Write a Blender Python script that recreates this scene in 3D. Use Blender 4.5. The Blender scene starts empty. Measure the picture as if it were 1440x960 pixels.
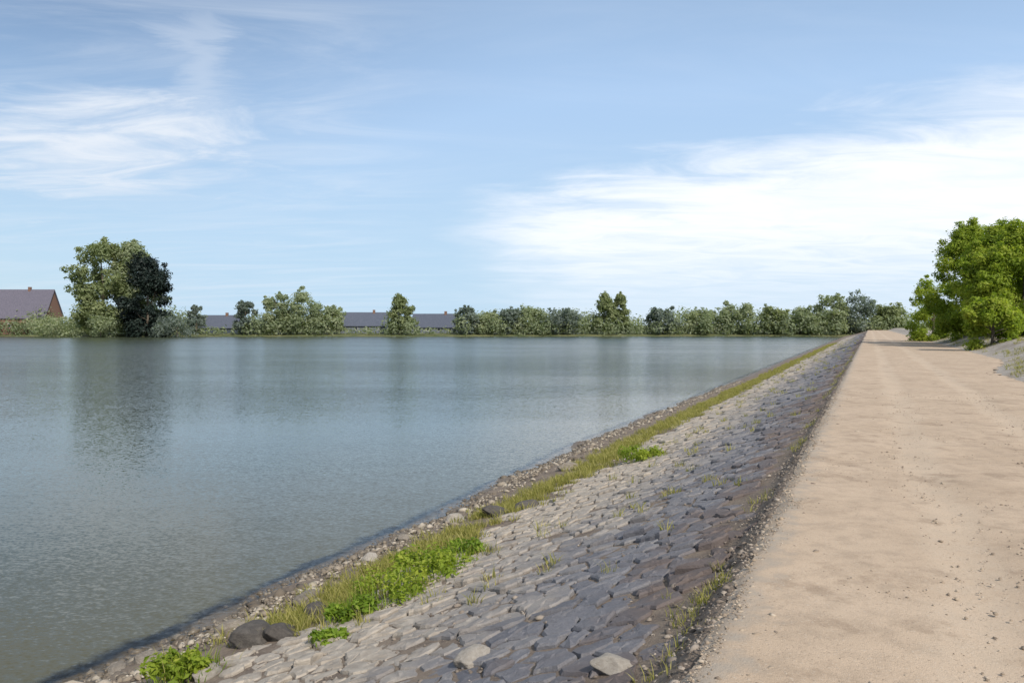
import bpy, math, random
import numpy as np
from mathutils import Vector, Matrix, noise as mnoise

R = math.radians
random.seed(7)
rng = np.random.default_rng(7)
scene = bpy.context.scene
col = scene.collection

# ------------------------------------------------------------------ camera
EYE = 1.6
cam_d = bpy.data.cameras.new("camera")
cam_d.lens = 28.0
cam_d.sensor_width = 36.0
cam_d.clip_start = 0.05
cam_d.clip_end = 20000
cam = bpy.data.objects.new("camera", cam_d)
col.objects.link(cam)
cam.location = (0, 0, EYE)
cam.rotation_euler = (R(90 - 1.125), 0, 0)
scene.camera = cam

# ------------------------------------------------------------------ light
SUN_AZ, SUN_EL = 150.0, 41.0          # azimuth clockwise from the view direction (+Y)
sun_d = bpy.data.lights.new("sun", 'SUN')
sun_d.energy = 4.0
sun_d.angle = R(0.6)
sun_d.color = (1.0, 0.94, 0.85)
sun = bpy.data.objects.new("sun", sun_d)
col.objects.link(sun)
sdir = Vector((math.sin(R(SUN_AZ)) * math.cos(R(SUN_EL)), math.cos(R(SUN_AZ)) * math.cos(R(SUN_EL)), math.sin(R(SUN_EL))))
sun.rotation_euler = (-sdir).to_track_quat('-Z', 'Y').to_euler()

scene.view_settings.view_transform = 'Standard'
scene.view_settings.look = 'None'
scene.view_settings.gamma = 1.0
scene.view_settings.exposure = 0.35
scene.view_settings.use_curve_mapping = False


# ------------------------------------------------------------------ node helpers
class NT:
    def __init__(self, tree):
        self.t = tree
        tree.nodes.clear()

    def new(self, kind, **kw):
        n = self.t.nodes.new(kind)
        for k, v in kw.items():
            setattr(n, k, v)
        return n

    def link(self, a, b):
        self.t.links.new(a, b)

    def setin(self, sock, v):
        if hasattr(v, 'is_linked') or isinstance(v, bpy.types.NodeSocket):
            self.t.links.new(v, sock)
        else:
            sock.default_value = v

    def math(self, op, a, b=None, c=None, clamp=False):
        n = self.new('ShaderNodeMath', operation=op, use_clamp=clamp)
        for i, v in enumerate((a, b, c)):
            if v is not None:
                self.setin(n.inputs[i], v)
        return n.outputs[0]

    def smooth(self, v, lo, hi, a=0.0, b=1.0):
        n = self.new('ShaderNodeMapRange', interpolation_type='SMOOTHSTEP')
        self.setin(n.inputs[0], v)
        for i, x in enumerate((lo, hi, a, b)):
            self.setin(n.inputs[1 + i], x)
        return n.outputs[0]

    def noise(self, vec, scale, detail=4.0, rough=0.55, dist=0.0):
        n = self.new('ShaderNodeTexNoise')
        if vec is not None:
            self.link(vec, n.inputs['Vector'])
        n.inputs['Scale'].default_value = scale
        n.inputs['Detail'].default_value = detail
        n.inputs['Roughness'].default_value = rough
        n.inputs['Distortion'].default_value = dist
        return n.outputs[0]

    def mix(self, f, a, b, kind='MIX'):
        n = self.new('ShaderNodeMix', data_type='RGBA', blend_type=kind)
        self.setin(n.inputs[0], f)
        for s, v in ((n.inputs[6], a), (n.inputs[7], b)):
            if isinstance(v, tuple):
                s.default_value = (v[0], v[1], v[2], 1)
            else:
                self.link(v, s)
        return n.outputs[2]

    def mapping(self, vec, scale=(1, 1, 1), rot=(0, 0, 0), loc=(0, 0, 0)):
        n = self.new('ShaderNodeMapping')
        self.link(vec, n.inputs[0])
        n.inputs[1].default_value = loc
        n.inputs[2].default_value = rot
        n.inputs[3].default_value = scale
        return n.outputs[0]

    def pos(self):
        return self.new('ShaderNodeNewGeometry').outputs['Position']

    def objco(self):
        return self.new('ShaderNodeTexCoord').outputs['Object']

    def bump(self, h, strength=0.5, dist=0.02, normal=None):
        n = self.new('ShaderNodeBump')
        n.inputs['Strength'].default_value = strength
        n.inputs['Distance'].default_value = dist
        self.link(h, n.inputs['Height'])
        if normal is not None:
            self.link(normal, n.inputs['Normal'])
        return n.outputs[0]


def mat(name):
    m = bpy.data.materials.new(name)
    m.use_nodes = True
    return m, NT(m.node_tree)


def finish(nt, color, rough=0.9, normal=None, spec=0.3, **kw):
    b = nt.new('ShaderNodeBsdfPrincipled')
    nt.setin(b.inputs['Base Color'], color if not isinstance(color, tuple) else (*color, 1))
    nt.setin(b.inputs['Roughness'], rough)
    b.inputs['Specular IOR Level'].default_value = spec
    if normal is not None:
        nt.link(normal, b.inputs['Normal'])
    for k, v in kw.items():
        nt.setin(b.inputs[k], v)
    o = nt.new('ShaderNodeOutputMaterial')
    nt.link(b.outputs[0], o.inputs[0])
    return b, o


# ------------------------------------------------------------------ world: Nishita sky with thin clouds by direction
world = bpy.data.worlds.new("World")
scene.world = world
world.use_nodes = True
nt = NT(world.node_tree)
sky = nt.new('ShaderNodeTexSky', sky_type='NISHITA', sun_disc=False)
sky.sun_elevation = R(SUN_EL)
sky.sun_rotation = R(SUN_AZ)
sky.altitude = 100
sky.air_density = 1.0
sky.dust_density = 0.7
sky.ozone_density = 2.0
SKY_S = 0.082
dirv = nt.new('ShaderNodeTexCoord').outputs['Generated']
sep = nt.new('ShaderNodeSeparateXYZ')
nt.link(dirv, sep.inputs[0])
dx, dy, dz = sep.outputs
az = nt.math('MULTIPLY', nt.math('ARCTAN2', dx, dy), 180 / math.pi)
el = nt.math('MULTIPLY', nt.math('ARCSINE', dz), 180 / math.pi)
# cloud layer coordinates: a plane high above, so clouds flatten towards the horizon
den = nt.math('ADD', nt.math('MAXIMUM', dz, 0.0), 0.10)
comb = nt.new('ShaderNodeCombineXYZ')
nt.link(nt.math('DIVIDE', dx, den), comb.inputs[0])
nt.link(nt.math('DIVIDE', dy, den), comb.inputs[1])
pl = comb.outputs[0]
n_big = nt.noise(nt.mapping(pl, (0.55, 0.8, 1), (0, 0, 0.5)), 1.0, 7, 0.6, 0.4)
n_fine = nt.noise(nt.mapping(pl, (1.1, 2.0, 1), (0, 0, 0.35), (3.1, 1.7, 0)), 1.6, 8, 0.62, 0.8)
n_wisp = nt.noise(nt.mapping(pl, (0.5, 1.7, 1), (0, 0, -0.6), (7.3, 2.2, 0)), 1.5, 8, 0.65, 1.2)
# bright bank of cloud low on the right
edge = nt.math('ADD', 8.6, nt.math('MULTIPLY', nt.math('MAXIMUM', az, 0.0), 0.16))
edge = nt.math('ADD', edge, nt.math('MULTIPLY', nt.math('SUBTRACT', n_big, 0.5), 7.0))
edge = nt.math('ADD', edge, nt.math('MULTIPLY', nt.math('SUBTRACT', n_fine, 0.5), 6.0))
bank = nt.smooth(nt.math('SUBTRACT', edge, el), -2.2, 2.8)
side = nt.smooth(nt.math('ADD', az, nt.math('MULTIPLY', nt.math('SUBTRACT', n_big, 0.5), 20.0)), -6.0, 7.0)
bank = nt.math('MULTIPLY', bank, side)
low_edge = nt.math('ADD', el, nt.math('MULTIPLY', nt.math('SUBTRACT', n_fine, 0.5), 5.0))
low = nt.smooth(low_edge, 1.5, 7.5, 0.40, 1.0)
bank = nt.math('MULTIPLY', bank, nt.math('MULTIPLY', low, nt.smooth(n_fine, 0.25, 0.60, 0.80, 1.0)))
# soft patch of cloud on the upper left
ex = nt.math('DIVIDE', nt.math('ADD', az, 26.5), 9.5)
ey = nt.math('DIVIDE', nt.math('SUBTRACT', nt.math('SUBTRACT', el, 11.6), nt.math('MULTIPLY', nt.math('ADD', az, 26.5), 0.16)), 3.6)
rr = nt.math('SQRT', nt.math('ADD', nt.math('MULTIPLY', ex, ex), nt.math('MULTIPLY', ey, ey)))
patch = nt.smooth(nt.math('ADD', rr, nt.math('MULTIPLY', nt.math('SUBTRACT', 0.5, n_fine), 2.4)), 1.35, 0.0)
patch = nt.math('MULTIPLY', patch, nt.smooth(n_fine, 0.35, 0.62, 0.62, 1.0))
# a taller, thinner streak rising from it
kx = nt.math('DIVIDE', nt.math('ADD', az, nt.math('ADD', 21.6, nt.math('MULTIPLY', nt.math('SUBTRACT', n_fine, 0.5), 16.0))), 3.6)
streak = nt.math('MULTIPLY', nt.smooth(nt.math('ABSOLUTE', kx), 1.0, 0.0, 0.0, 0.34), nt.math('MULTIPLY', nt.smooth(el, 10.0, 14.0), nt.smooth(el, 22.0, 18.5)))
patch = nt.math('MAXIMUM', patch, streak)
veil_l = nt.smooth(az, -2.0, -16.0)
veil = nt.math('MULTIPLY', nt.smooth(n_wisp, 0.36, 0.80), nt.math('ADD', 0.06, nt.math('MULTIPLY', veil_l, 0.30)))
# an even, thin high veil that pales the blue, thicker to the right and towards the horizon
film = nt.math('MINIMUM', 0.92, nt.math('ADD', nt.smooth(az, -34.0, 6.0, 0.0, 0.58), nt.smooth(el, 26.0, 4.0, 0.0, 0.78)))
away = nt.smooth(nt.math('ABSOLUTE', az), 50.0, 75.0)     # scattered cloud elsewhere around the lake
high = nt.math('MULTIPLY', nt.smooth(el, 24.0, 34.0), nt.math('MULTIPLY', nt.smooth(az, 4.0, -14.0), nt.smooth(n_fine, 0.3, 0.6, 0.45, 0.9)))  # unseen cloud above the view, added to brighten the lake's reflections on the left
rest = nt.math('MULTIPLY', nt.math('MULTIPLY', away, nt.smooth(n_big, 0.5, 0.68)), 0.6)
cov = nt.math('MAXIMUM', nt.math('MAXIMUM', bank, patch), nt.math('MAXIMUM', nt.math('MAXIMUM', veil, high), rest), clamp=True)
film_col = nt.mix(nt.smooth(el, 18.0, 2.0), (0.355, 0.51, 0.735), (0.42, 0.58, 0.735))
cloud_col = nt.mix(nt.smooth(nt.math('ADD', az, nt.math('MULTIPLY', n_fine, 10)), -18.0, 8.0),
                   (0.64, 0.69, 0.76), (0.79, 0.82, 0.87))
skyc = nt.mix(1.0, sky.outputs[0], (SKY_S, SKY_S, SKY_S), 'MULTIPLY')
final = nt.mix(cov, nt.mix(film, skyc, film_col), cloud_col)
bg = nt.new('ShaderNodeBackground')
nt.link(final, bg.inputs[0])
bg.inputs[1].default_value = 1.0
wo = nt.new('ShaderNodeOutputWorld')
nt.link(bg.outputs[0], wo.inputs[0])

# ------------------------------------------------------------------ object helpers
def new_mesh(name, verts, faces, m=None, parent=None, smooth=False, tint=None):
    me = bpy.data.meshes.new(name)
    verts = np.asarray(verts, dtype=np.float32)
    if isinstance(faces, np.ndarray):
        k = faces.shape[1]
        nf = faces.shape[0]
        me.vertices.add(len(verts))
        me.vertices.foreach_set('co', verts.ravel())
        me.loops.add(nf * k)
        me.loops.foreach_set('vertex_index', faces.astype(np.int32).ravel())
        me.polygons.add(nf)
        me.polygons.foreach_set('loop_start', np.arange(0, nf * k, k, dtype=np.int32))
        me.polygons.foreach_set('loop_total', np.full(nf, k, dtype=np.int32))
        me.update(calc_edges=True)
        me.validate()
    else:
        me.from_pydata([tuple(map(float, v)) for v in verts], [], faces)
        me.update()
    if smooth:
        me.polygons.foreach_set('use_smooth', np.ones(len(me.polygons), dtype=bool))
    if tint is not None:
        a = me.attributes.new('tint', 'FLOAT', 'POINT')
        a.data.foreach_set('value', np.asarray(tint, dtype=np.float32))
    if m:
        me.materials.append(m)
    return link(name, me, parent)


def link(name, me, parent=None):
    o = bpy.data.objects.new(name, me)
    col.objects.link(o)
    if parent:
        o.parent = parent
    return o


def tag(o, label, cat, group=None, kind=None):
    o['label'] = label
    o['category'] = cat
    if group:
        o['group'] = group
    if kind:
        o['kind'] = kind
    return o


def structure(o):
    o['kind'] = 'structure'
    return o


def empty(name, loc):
    o = bpy.data.objects.new(name, None)
    col.objects.link(o)
    o.location = loc
    o.empty_display_size = 0.2
    return o


def copy_tree(o, parent=None):
    c = o.copy()
    col.objects.link(c)
    if parent:
        c.parent = parent
    for ch in list(o.children):
        copy_tree(ch, c)
    return c


# ------------------------------------------------------------------ layout: s along the path, p to the left of the camera
ANG = R(24.2)
D = np.array([math.sin(ANG), math.cos(ANG)])
NR = np.array([math.cos(ANG), -math.sin(ANG)])
WATER = -2.2
P_EDGE = 0.78


def sp(s, p):
    s = np.asarray(s, float)
    p = np.asarray(p, float)
    return s * D[0] - p * NR[0], s * D[1] - p * NR[1]


def p_water(s):
    s = np.asarray(s, float)
    return 7.65 + 0.75 * np.clip((s - 9) / 16, 0, 1) + 0.10 * np.sin(s * 0.8) + 0.07 * np.sin(s * 2.1 + 1)


def slope_z(s, p):
    """height of the bank left of the path"""
    s = np.asarray(s, float)
    p = np.asarray(p, float)
    pw = p_water(s)
    t = (p - 1.02) / (pw - 1.02)
    z = -0.24 + (WATER + 0.24) * t
    z = z + 0.10 * np.clip(np.sin(np.clip(t, 0, 1) * math.pi), 0, 1) * -1
    lip = np.clip((p - P_EDGE) / (1.02 - P_EDGE), 0, 1)
    z = np.where(p < 1.02, -0.24 * lip ** 0.8, z)
    return np.where(p <= P_EDGE, 0.0, z)


def widen(s):
    """the path gets wider to the right farther on"""
    t = np.clip((np.asarray(s, float) - 30) / 14, 0, 1)
    return 1.7 * t * t * (3 - 2 * t)


def right_z(s, p):
    q = np.clip(-(np.asarray(p, float) + 3.8 + widen(s)), 0, None)
    t = np.clip((q - 0.2) / 2.6, 0, 1)
    return 0.04 * np.clip(q / 0.4, 0, 1) + 0.74 * t * t * (3 - 2 * t) + 0.15 * np.clip((q - 3) / 10, 0, 1)


def noise2(x, y, f, seed=0.0):
    return np.array([mnoise.fractal(Vector((a * f + seed, b * f - seed, seed)), 1.0, 2.0, 4) for a, b in zip(np.ravel(x), np.ravel(y))]).reshape(np.shape(x))


def grid_mesh(name, S, P, zf, m, smooth=True):
    s, p = np.meshgrid(S, P, indexing='ij')
    x, y = sp(s, p)
    z = zf(s, p, x, y)
    v = np.stack([x, y, z], -1).reshape(-1, 3)
    ns, npp = len(S), len(P)
    i, j = np.meshgrid(np.arange(ns - 1), np.arange(npp - 1), indexing='ij')
    a = (i * npp + j).ravel()
    f = np.stack([a, a + 1, a + npp + 1, a + npp], -1)
    return new_mesh(name, v, f[:, ::-1], m, smooth=smooth)


# ------------------------------------------------------------------ materials
def along_across(n):
    """socket for the distance left of the path line (p) and along it (s)"""
    sx = n.new('ShaderNodeSeparateXYZ')
    n.link(n.pos(), sx.inputs[0])
    p = n.math('MULTIPLY', n.math('ADD', n.math('MULTIPLY', sx.outputs[0], float(NR[0])), n.math('MULTIPLY', sx.outputs[1], float(NR[1]))), -1.0)
    s = n.math('ADD', n.math('MULTIPLY', sx.outputs[0], float(D[0])), n.math('MULTIPLY', sx.outputs[1], float(D[1])))
    return s, p, sx.outputs[2]


def make_path_mat():
    m, n = mat("path_gravel")
    P = n.pos()
    s, p, z = along_across(n)
    big = n.noise(P, 0.7, 5, 0.6)
    mid = n.noise(P, 5, 5, 0.6)
    fine = n.noise(P, 55, 4, 0.7)
    grit = n.noise(P, 180, 2, 0.6)
    c = n.mix(n.smooth(big, 0.3, 0.7), (0.382, 0.290, 0.206), (0.460, 0.354, 0.257))
    c = n.mix(n.smooth(mid, 0.40, 0.72, 0, 0.5), c, (0.26, 0.20, 0.145))
    wob = n.math('MULTIPLY', n.math('SUBTRACT', n.noise(P, 0.45, 3, 0.5), 0.5), 0.7)
    pr = n.math('ADD', p, wob)
    for centre in (-0.55, -2.15):      # compacted wheel tracks
        d_ = n.math('ABSOLUTE', n.math('SUBTRACT', pr, centre))
        c = n.mix(n.math('MULTIPLY', n.smooth(d_, 0.34, 0.12), n.smooth(mid, 0.25, 0.6, 0.1, 0.45)), c, (0.49, 0.395, 0.298))
    damp = n.smooth(n.noise(P, 1.5, 6, 0.68), 0.53, 0.66, 0, 0.75)
    c = n.mix(damp, c, (0.27, 0.200, 0.140))
    c = n.mix(n.smooth(fine, 0.56, 0.72, 0, 0.7), c, (0.46, 0.40, 0.33))
    c = n.mix(n.smooth(fine, 0.44, 0.30, 0, 0.7), c, (0.19, 0.145, 0.105))
    c = n.mix(n.smooth(grit, 0.35, 0.65, 0, 0.25), c, (0.24, 0.19, 0.15))
    # grey grit along the edge of the path
    e = n.math('ADD', p, n.math('MULTIPLY', n.math('SUBTRACT', mid, 0.5), 1.0))
    c = n.mix(n.smooth(e, 0.45, 0.85, 0, 0.7), c, (0.30, 0.27, 0.23))
    h = n.math('ADD', n.math('MULTIPLY', fine, 0.6), n.math('MULTIPLY', grit, 0.4))
    finish(n, c, 0.95, n.bump(h, 0.7, 0.012), 0.15)
    return m


def make_ground_mat():
    m, n = mat("ground_soil")
    P = n.pos()
    s, p, z = along_across(n)
    big = n.noise(P, 0.5, 5, 0.6)
    mid = n.noise(P, 4, 6, 0.65)
    fine = n.noise(P, 45, 4, 0.7)
    soil = n.mix(n.smooth(mid, 0.3, 0.7), (0.125, 0.096, 0.076), (0.21, 0.165, 0.125))
    soil = n.mix(n.smooth(fine, 0.5, 0.75, 0, 0.6), soil, (0.34, 0.29, 0.23))
    verge = n.mix(n.smooth(mid, 0.35, 0.65), (0.25, 0.215, 0.18), (0.36, 0.325, 0.285))
    verge = n.mix(n.smooth(big, 0.5, 0.65, 0, 0.7), verge, (0.20, 0.16, 0.115))
    field = n.mix(n.smooth(mid, 0.3, 0.7), (0.10, 0.12, 0.035), (0.17, 0.18, 0.06))
    q = n.math('ADD', p, n.math('MULTIPLY', n.math('SUBTRACT', mid, 0.5), 1.5))
    c = n.mix(n.smooth(q, 0.0, -3.0), soil, verge)
    c = n.mix(n.smooth(q, -8.5, -11.0), c, field)
    wet = n.smooth(z, WATER + 0.22, WATER + 0.02)
    c = n.mix(n.math('MULTIPLY', wet, 0.6), c, (0.125, 0.098, 0.068))
    c = n.mix(n.smooth(z, WATER + 0.02, WATER - 0.25), c, (0.20, 0.168, 0.108))
    finish(n, c, n.math('SUBTRACT', 0.95, n.math('MULTIPLY', wet, 0.45)), n.bump(n.math('ADD', fine, mid), 0.7, 0.03), 0.25)
    return m


def make_stone_mat():
    m, n = mat("pitching_stone")
    P = n.pos()
    s, p, z = along_across(n)
    tint = n.new('ShaderNodeAttribute', attribute_name='tint').outputs['Fac']
    big = n.noise(P, 0.55, 5, 0.6)
    mid = n.noise(P, 6, 6, 0.7)
    fine = n.noise(P, 60, 5, 0.75)
    base = n.mix(tint, (0.122, 0.122, 0.137), (0.180, 0.177, 0.189))
    base = n.mix(n.smooth(mid, 0.5, 0.75, 0, 0.5), base, (0.22, 0.208, 0.205))
    base = n.mix(n.smooth(fine, 0.35, 0.62, 0.45, 0), base, (0.085, 0.083, 0.090))
    lich = n.smooth(n.noise(P, 14, 5, 0.7), 0.60, 0.68, 0, 0.5)
    base = n.mix(lich, base, (0.27, 0.255, 0.235))
    # pale dried silt lower on the slope
    q = n.math('ADD', p, n.math('MULTIPLY', n.math('SUBTRACT', big, 0.5), 3.4))
    q = n.math('ADD', q, n.math('MULTIPLY', n.math('SUBTRACT', tint, 0.5), 0.7))
    silt = n.mix(n.smooth(mid, 0.3, 0.7), (0.27, 0.228, 0.182), (0.39, 0.342, 0.282))
    c = n.mix(n.smooth(q, 1.9, 4.4, 0, 0.9), base, silt)
    # brown dust by the path
    c = n.mix(n.smooth(q, 1.95, 0.9, 0, 0.85), c, (0.118, 0.090, 0.078))
    wet = n.smooth(z, WATER + 0.25, WATER + 0.05)
    c = n.mix(n.math('MULTIPLY', wet, 0.7), c, (0.06, 0.05, 0.04))
    finish(n, c, 0.88, n.bump(n.math('ADD', n.math('MULTIPLY', mid, 1.4), n.math('MULTIPLY', fine, 0.5)), 0.8, 0.02), 0.3)
    return m


def make_rock_mat(name, a, b, dark):
    m, n = mat(name)
    P = n.objco()
    rnd = n.new('ShaderNodeObjectInfo').outputs['Random']
    mid = n.noise(P, 4, 6, 0.7)
    fine = n.noise(P, 30, 5, 0.75)
    c = n.mix(n.smooth(mid, 0.3, 0.7), a, b)
    c = n.mix(n.smooth(fine, 0.5, 0.3, 0, 0.7), c, dark)
    c = n.mix(n.math('MULTIPLY', rnd, 0.4), c, dark)
    finish(n, c, 0.9, n.bump(n.math('ADD', mid, n.math('MULTIPLY', fine, 0.5)), 0.7, 0.04), 0.3)
    return m


def make_leaf_mat(name, dark, mid, light, transl=0.35, spec=0.25):
    m, n = mat(name)
    tint = n.new('ShaderNodeAttribute', attribute_name='tint').outputs['Fac']
    r = n.new('ShaderNodeValToRGB')
    r.color_ramp.elements[0].color = (*dark, 1)
    r.color_ramp.elements[1].color = (*light, 1)
    e = r.color_ramp.elements.new(0.5)
    e.color = (*mid, 1)
    n.link(tint, r.inputs[0])
    b = n.new('ShaderNodeBsdfPrincipled')
    n.link(r.outputs[0], b.inputs['Base Color'])
    b.inputs['Roughness'].default_value = 0.6
    b.inputs['Specular IOR Level'].default_value = spec
    t = n.new('ShaderNodeBsdfTranslucent')
    n.link(n.mix(1.0, r.outputs[0], (1.1, 1.15, 0.6), 'MULTIPLY'), t.inputs[0])
    x = n.new('ShaderNodeMixShader')
    x.inputs[0].default_value = transl
    n.link(b.outputs[0], x.inputs[1])
    n.link(t.outputs[0], x.inputs[2])
    o = n.new('ShaderNodeOutputMaterial')
    n.link(x.outputs[0], o.inputs[0])
    return m


def make_bark():
    m, n = mat("bark")
    P = n.objco()
    k = n.noise(n.mapping(P, (6, 6, 1.2)), 2.5, 6, 0.7)
    c = n.mix(n.smooth(k, 0.3, 0.7), (0.055, 0.043, 0.032), (0.16, 0.135, 0.105))
    finish(n, c, 0.95, n.bump(k, 0.8, 0.05), 0.2)
    return m


def make_water_mat():
    m, n = mat("lake_water")
    P = n.pos()
    s, p, z = along_across(n)
    sxy = n.new('ShaderNodeSeparateXYZ')
    n.link(P, sxy.inputs[0])
    gust = n.smooth(n.noise(n.mapping(P, (0.03, 0.08, 1), (0, 0, 0.2)), 1.0, 3, 0.5), 0.35, 0.65, 0.6, 1.15)
    open_w = n.smooth(sxy.outputs[1], 6.0, 90.0, 0.30, 2.1)      # rougher out on the open lake
    ca = n.math('DIVIDE', n.math('SUBTRACT', sxy.outputs[0], 22.0), 16.0)
    cb = n.math('DIVIDE', n.math('SUBTRACT', sxy.outputs[1], 95.0), 70.0)
    paw = n.smooth(n.math('ADD', n.math('MULTIPLY', ca, ca), n.math('MULTIPLY', cb, cb)), 1.6, 0.2, 0.0, 0.9)   # a cat's paw of wind
    amp = n.math('MULTIPLY', gust, n.math('ADD', open_w, paw))

    def slopes(scale, rot, k):
        t_ = n.new('ShaderNodeTexNoise')
        n.link(n.mapping(P, (0.55, 1.0, 1), (0, 0, rot)), t_.inputs['Vector'])
        t_.inputs['Scale'].default_value = scale
        t_.inputs['Detail'].default_value = 2.0
        v_ = n.new('ShaderNodeVectorMath', operation='SUBTRACT')
        n.link(t_.outputs['Color'], v_.inputs[0])
        v_.inputs[1].default_value = (0.5, 0.5, 0.5)
        m_ = n.new('ShaderNodeVectorMath', operation='SCALE')
        n.link(v_.outputs[0], m_.inputs[0])
        m_.inputs[3].default_value = k
        return m_.outputs[0]

    def vadd(a_, b_):
        v_ = n.new('ShaderNodeVectorMath', operation='ADD')
        n.link(a_, v_.inputs[0])
        n.link(b_, v_.inputs[1])
        return v_.outputs[0]

    sl = vadd(vadd(slopes(1.1, 0.3, 0.10), slopes(4.2, -0.4, 0.18)), vadd(slopes(12.0, 0.8, 0.50), slopes(31.0, -1.1, 0.62)))
    sc = n.new('ShaderNodeVectorMath', operation='SCALE')
    n.link(sl, sc.inputs[0])
    n.link(amp, sc.inputs[3])
    fl = n.new('ShaderNodeVectorMath', operation='MULTIPLY')
    n.link(sc.outputs[0], fl.inputs[0])
    fl.inputs[1].default_value = (0.55, 1.0, 0.0)
    up = n.new('ShaderNodeCombineXYZ')
    up.inputs[2].default_value = 1.0
    nv = n.new('ShaderNodeVectorMath', operation='NORMALIZE')
    n.link(vadd(fl.outputs[0], up.outputs[0]), nv.inputs[0])
    nrm = nv.outputs[0]
    murk = n.mix(n.noise(P, 0.15, 3), (0.034, 0.044, 0.026), (0.046, 0.054, 0.032))
    # silt stirred up in the shallows
    pj = n.math('ADD', p, n.math('MULTIPLY', n.math('SUBTRACT', n.noise(P, 0.4, 4, 0.6), 0.5), 3.0))
    murk = n.mix(n.smooth(pj, 18.0, 8.2), murk, (0.080, 0.074, 0.040))
    body = n.new('ShaderNodeBsdfPrincipled')
    n.link(murk, body.inputs['Base Color'])
    n.link(n.smooth(sxy.outputs[1], 20.0, 160.0, 0.06, 0.20), body.inputs['Roughness'])
    body.inputs['IOR'].default_value = 1.333
    n.link(nrm, body.inputs['Normal'])
    # the last half metre is clear enough to show the bed
    clear = n.new('ShaderNodeBsdfTransparent')
    clear.inputs[0].default_value = (0.96, 0.90, 0.78, 1)
    gl = n.new('ShaderNodeBsdfGlossy')
    gl.inputs['Roughness'].default_value = 0.05
    n.link(nrm, gl.inputs['Normal'])
    dt = n.new('ShaderNodeVectorMath', operation='DOT_PRODUCT')
    n.link(n.new('ShaderNodeNewGeometry').outputs['Incoming'], dt.inputs[0])
    n.link(nrm, dt.inputs[1])
    sch = n.math('POWER', n.math('SUBTRACT', 1.0, n.math('ABSOLUTE', dt.outputs['Value']), None, True), 5.0)
    frs = n.math('ADD', 0.02, n.math('MULTIPLY', sch, 0.98))
    shal = n.new('ShaderNodeMixShader')
    n.link(frs, shal.inputs[0])
    n.link(clear.outputs[0], shal.inputs[1])
    n.link(gl.outputs[0], shal.inputs[2])
    x = n.new('ShaderNodeMixShader')
    pw_ = n.math('ADD', 7.65, n.math('MULTIPLY', n.math('DIVIDE', n.math('SUBTRACT', s, 9.0), 16.0, None, True), 0.75))
    u_ = n.math('ADD', n.math('SUBTRACT', p, pw_), n.math('MULTIPLY', n.math('SUBTRACT', n.noise(P, 1.6, 4, 0.6), 0.5), 0.7))
    n.link(n.smooth(u_, 0.52, 0.30, 0.0, 0.93), x.inputs[0])
    n.link(body.outputs[0], x.inputs[1])
    n.link(shal.outputs[0], x.inputs[2])
    o = n.new('ShaderNodeOutputMaterial')
    n.link(x.outputs[0], o.inputs[0])
    return m


M_PATH = make_path_mat()
M_GROUND = make_ground_mat()
M_STONE = make_stone_mat()
M_ROCK = make_rock_mat("rock_brown", (0.20, 0.165, 0.13), (0.33, 0.29, 0.24), (0.09, 0.075, 0.06))
M_ROCK_PALE = make_rock_mat("rock_pale", (0.29, 0.255, 0.215), (0.42, 0.38, 0.33), (0.2, 0.175, 0.145))
M_ROCK_DARK = make_rock_mat("rock_dark", (0.07, 0.062, 0.055), (0.13, 0.115, 0.10), (0.035, 0.03, 0.028))
M_BARK = make_bark()
M_WATER = make_water_mat()
M_BUSH = make_leaf_mat("leaf_bush", (0.15, 0.225, 0.022), (0.26, 0.335, 0.038), (0.40, 0.43, 0.068), 0.55)
M_WILLOW = make_leaf_mat("leaf_willow", (0.15, 0.19, 0.085), (0.22, 0.26, 0.125), (0.31, 0.33, 0.17), 0.5)
M_DARK = make_leaf_mat("leaf_evergreen", (0.006, 0.012, 0.010), (0.011, 0.020, 0.016), (0.020, 0.032, 0.024), 0.1)
M_MIDG = make_leaf_mat("leaf_mid", (0.20, 0.245, 0.15), (0.28, 0.325, 0.20), (0.37, 0.395, 0.25), 0.55)
M_BLUEG = make_leaf_mat("leaf_blue", (0.12, 0.155, 0.145), (0.18, 0.22, 0.20), (0.25, 0.285, 0.25), 0.55)
M_GRASS = make_leaf_mat("grass_yellow", (0.15, 0.16, 0.035), (0.29, 0.275, 0.070), (0.45, 0.39, 0.16), 0.45)
M_GREEN = make_leaf_mat("grass_green", (0.085, 0.14, 0.013), (0.17, 0.26, 0.024), (0.28, 0.36, 0.045), 0.45)

# ------------------------------------------------------------------ ground sheet, far land, water, path
S = np.concatenate([np.arange(-30, 0, 3), np.arange(0, 30, 0.3), np.arange(30, 80, 1.0), np.arange(80, 330, 8.0)])
P = np.concatenate([np.array([-700, -450, -250, -120, -60, -40, -28, -20, -16]), np.arange(-13, -3.8, 0.6), np.array([-3.8, -3.5, -3, -2, -1, 0, 0.6, 0.72, P_EDGE, 0.84, 0.9, 0.96, 1.02]),
                    np.arange(1.3, 6.6, 0.4), np.arange(6.6, 9.6, 0.12), np.array([10, 11, 12.5, 14, 17, 22, 40])])


def ground_z(s, p, x, y):
    z = np.where(p > 0, slope_z(s, p), right_z(s, p))
    n1 = noise2(x, y, 1.3, 3.0)
    # eroded earth margin just above the water line
    pw = p_water(s)
    u = p - pw
    z = z + np.where((u > -1.3) & (u < 1.2), 0.07 * n1 * np.clip(1 - np.abs(u) / 1.3, 0, 1) * 2, 0)
    z = z + np.where((p > P_EDGE) & (p < 1.1), 0.06 * n1, 0)
    z = z + np.where(p < -4.3 - widen(s), 0.06 * n1, 0)
    z = np.where((p > 0) & (p < 5.2) & (p > 1.02), z - 0.002, z)
    z = np.where(p <= P_EDGE, np.where(p > -3.81 - widen(s), z - 0.05, z), z)
    return np.maximum(z, WATER - 1.6)


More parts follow.
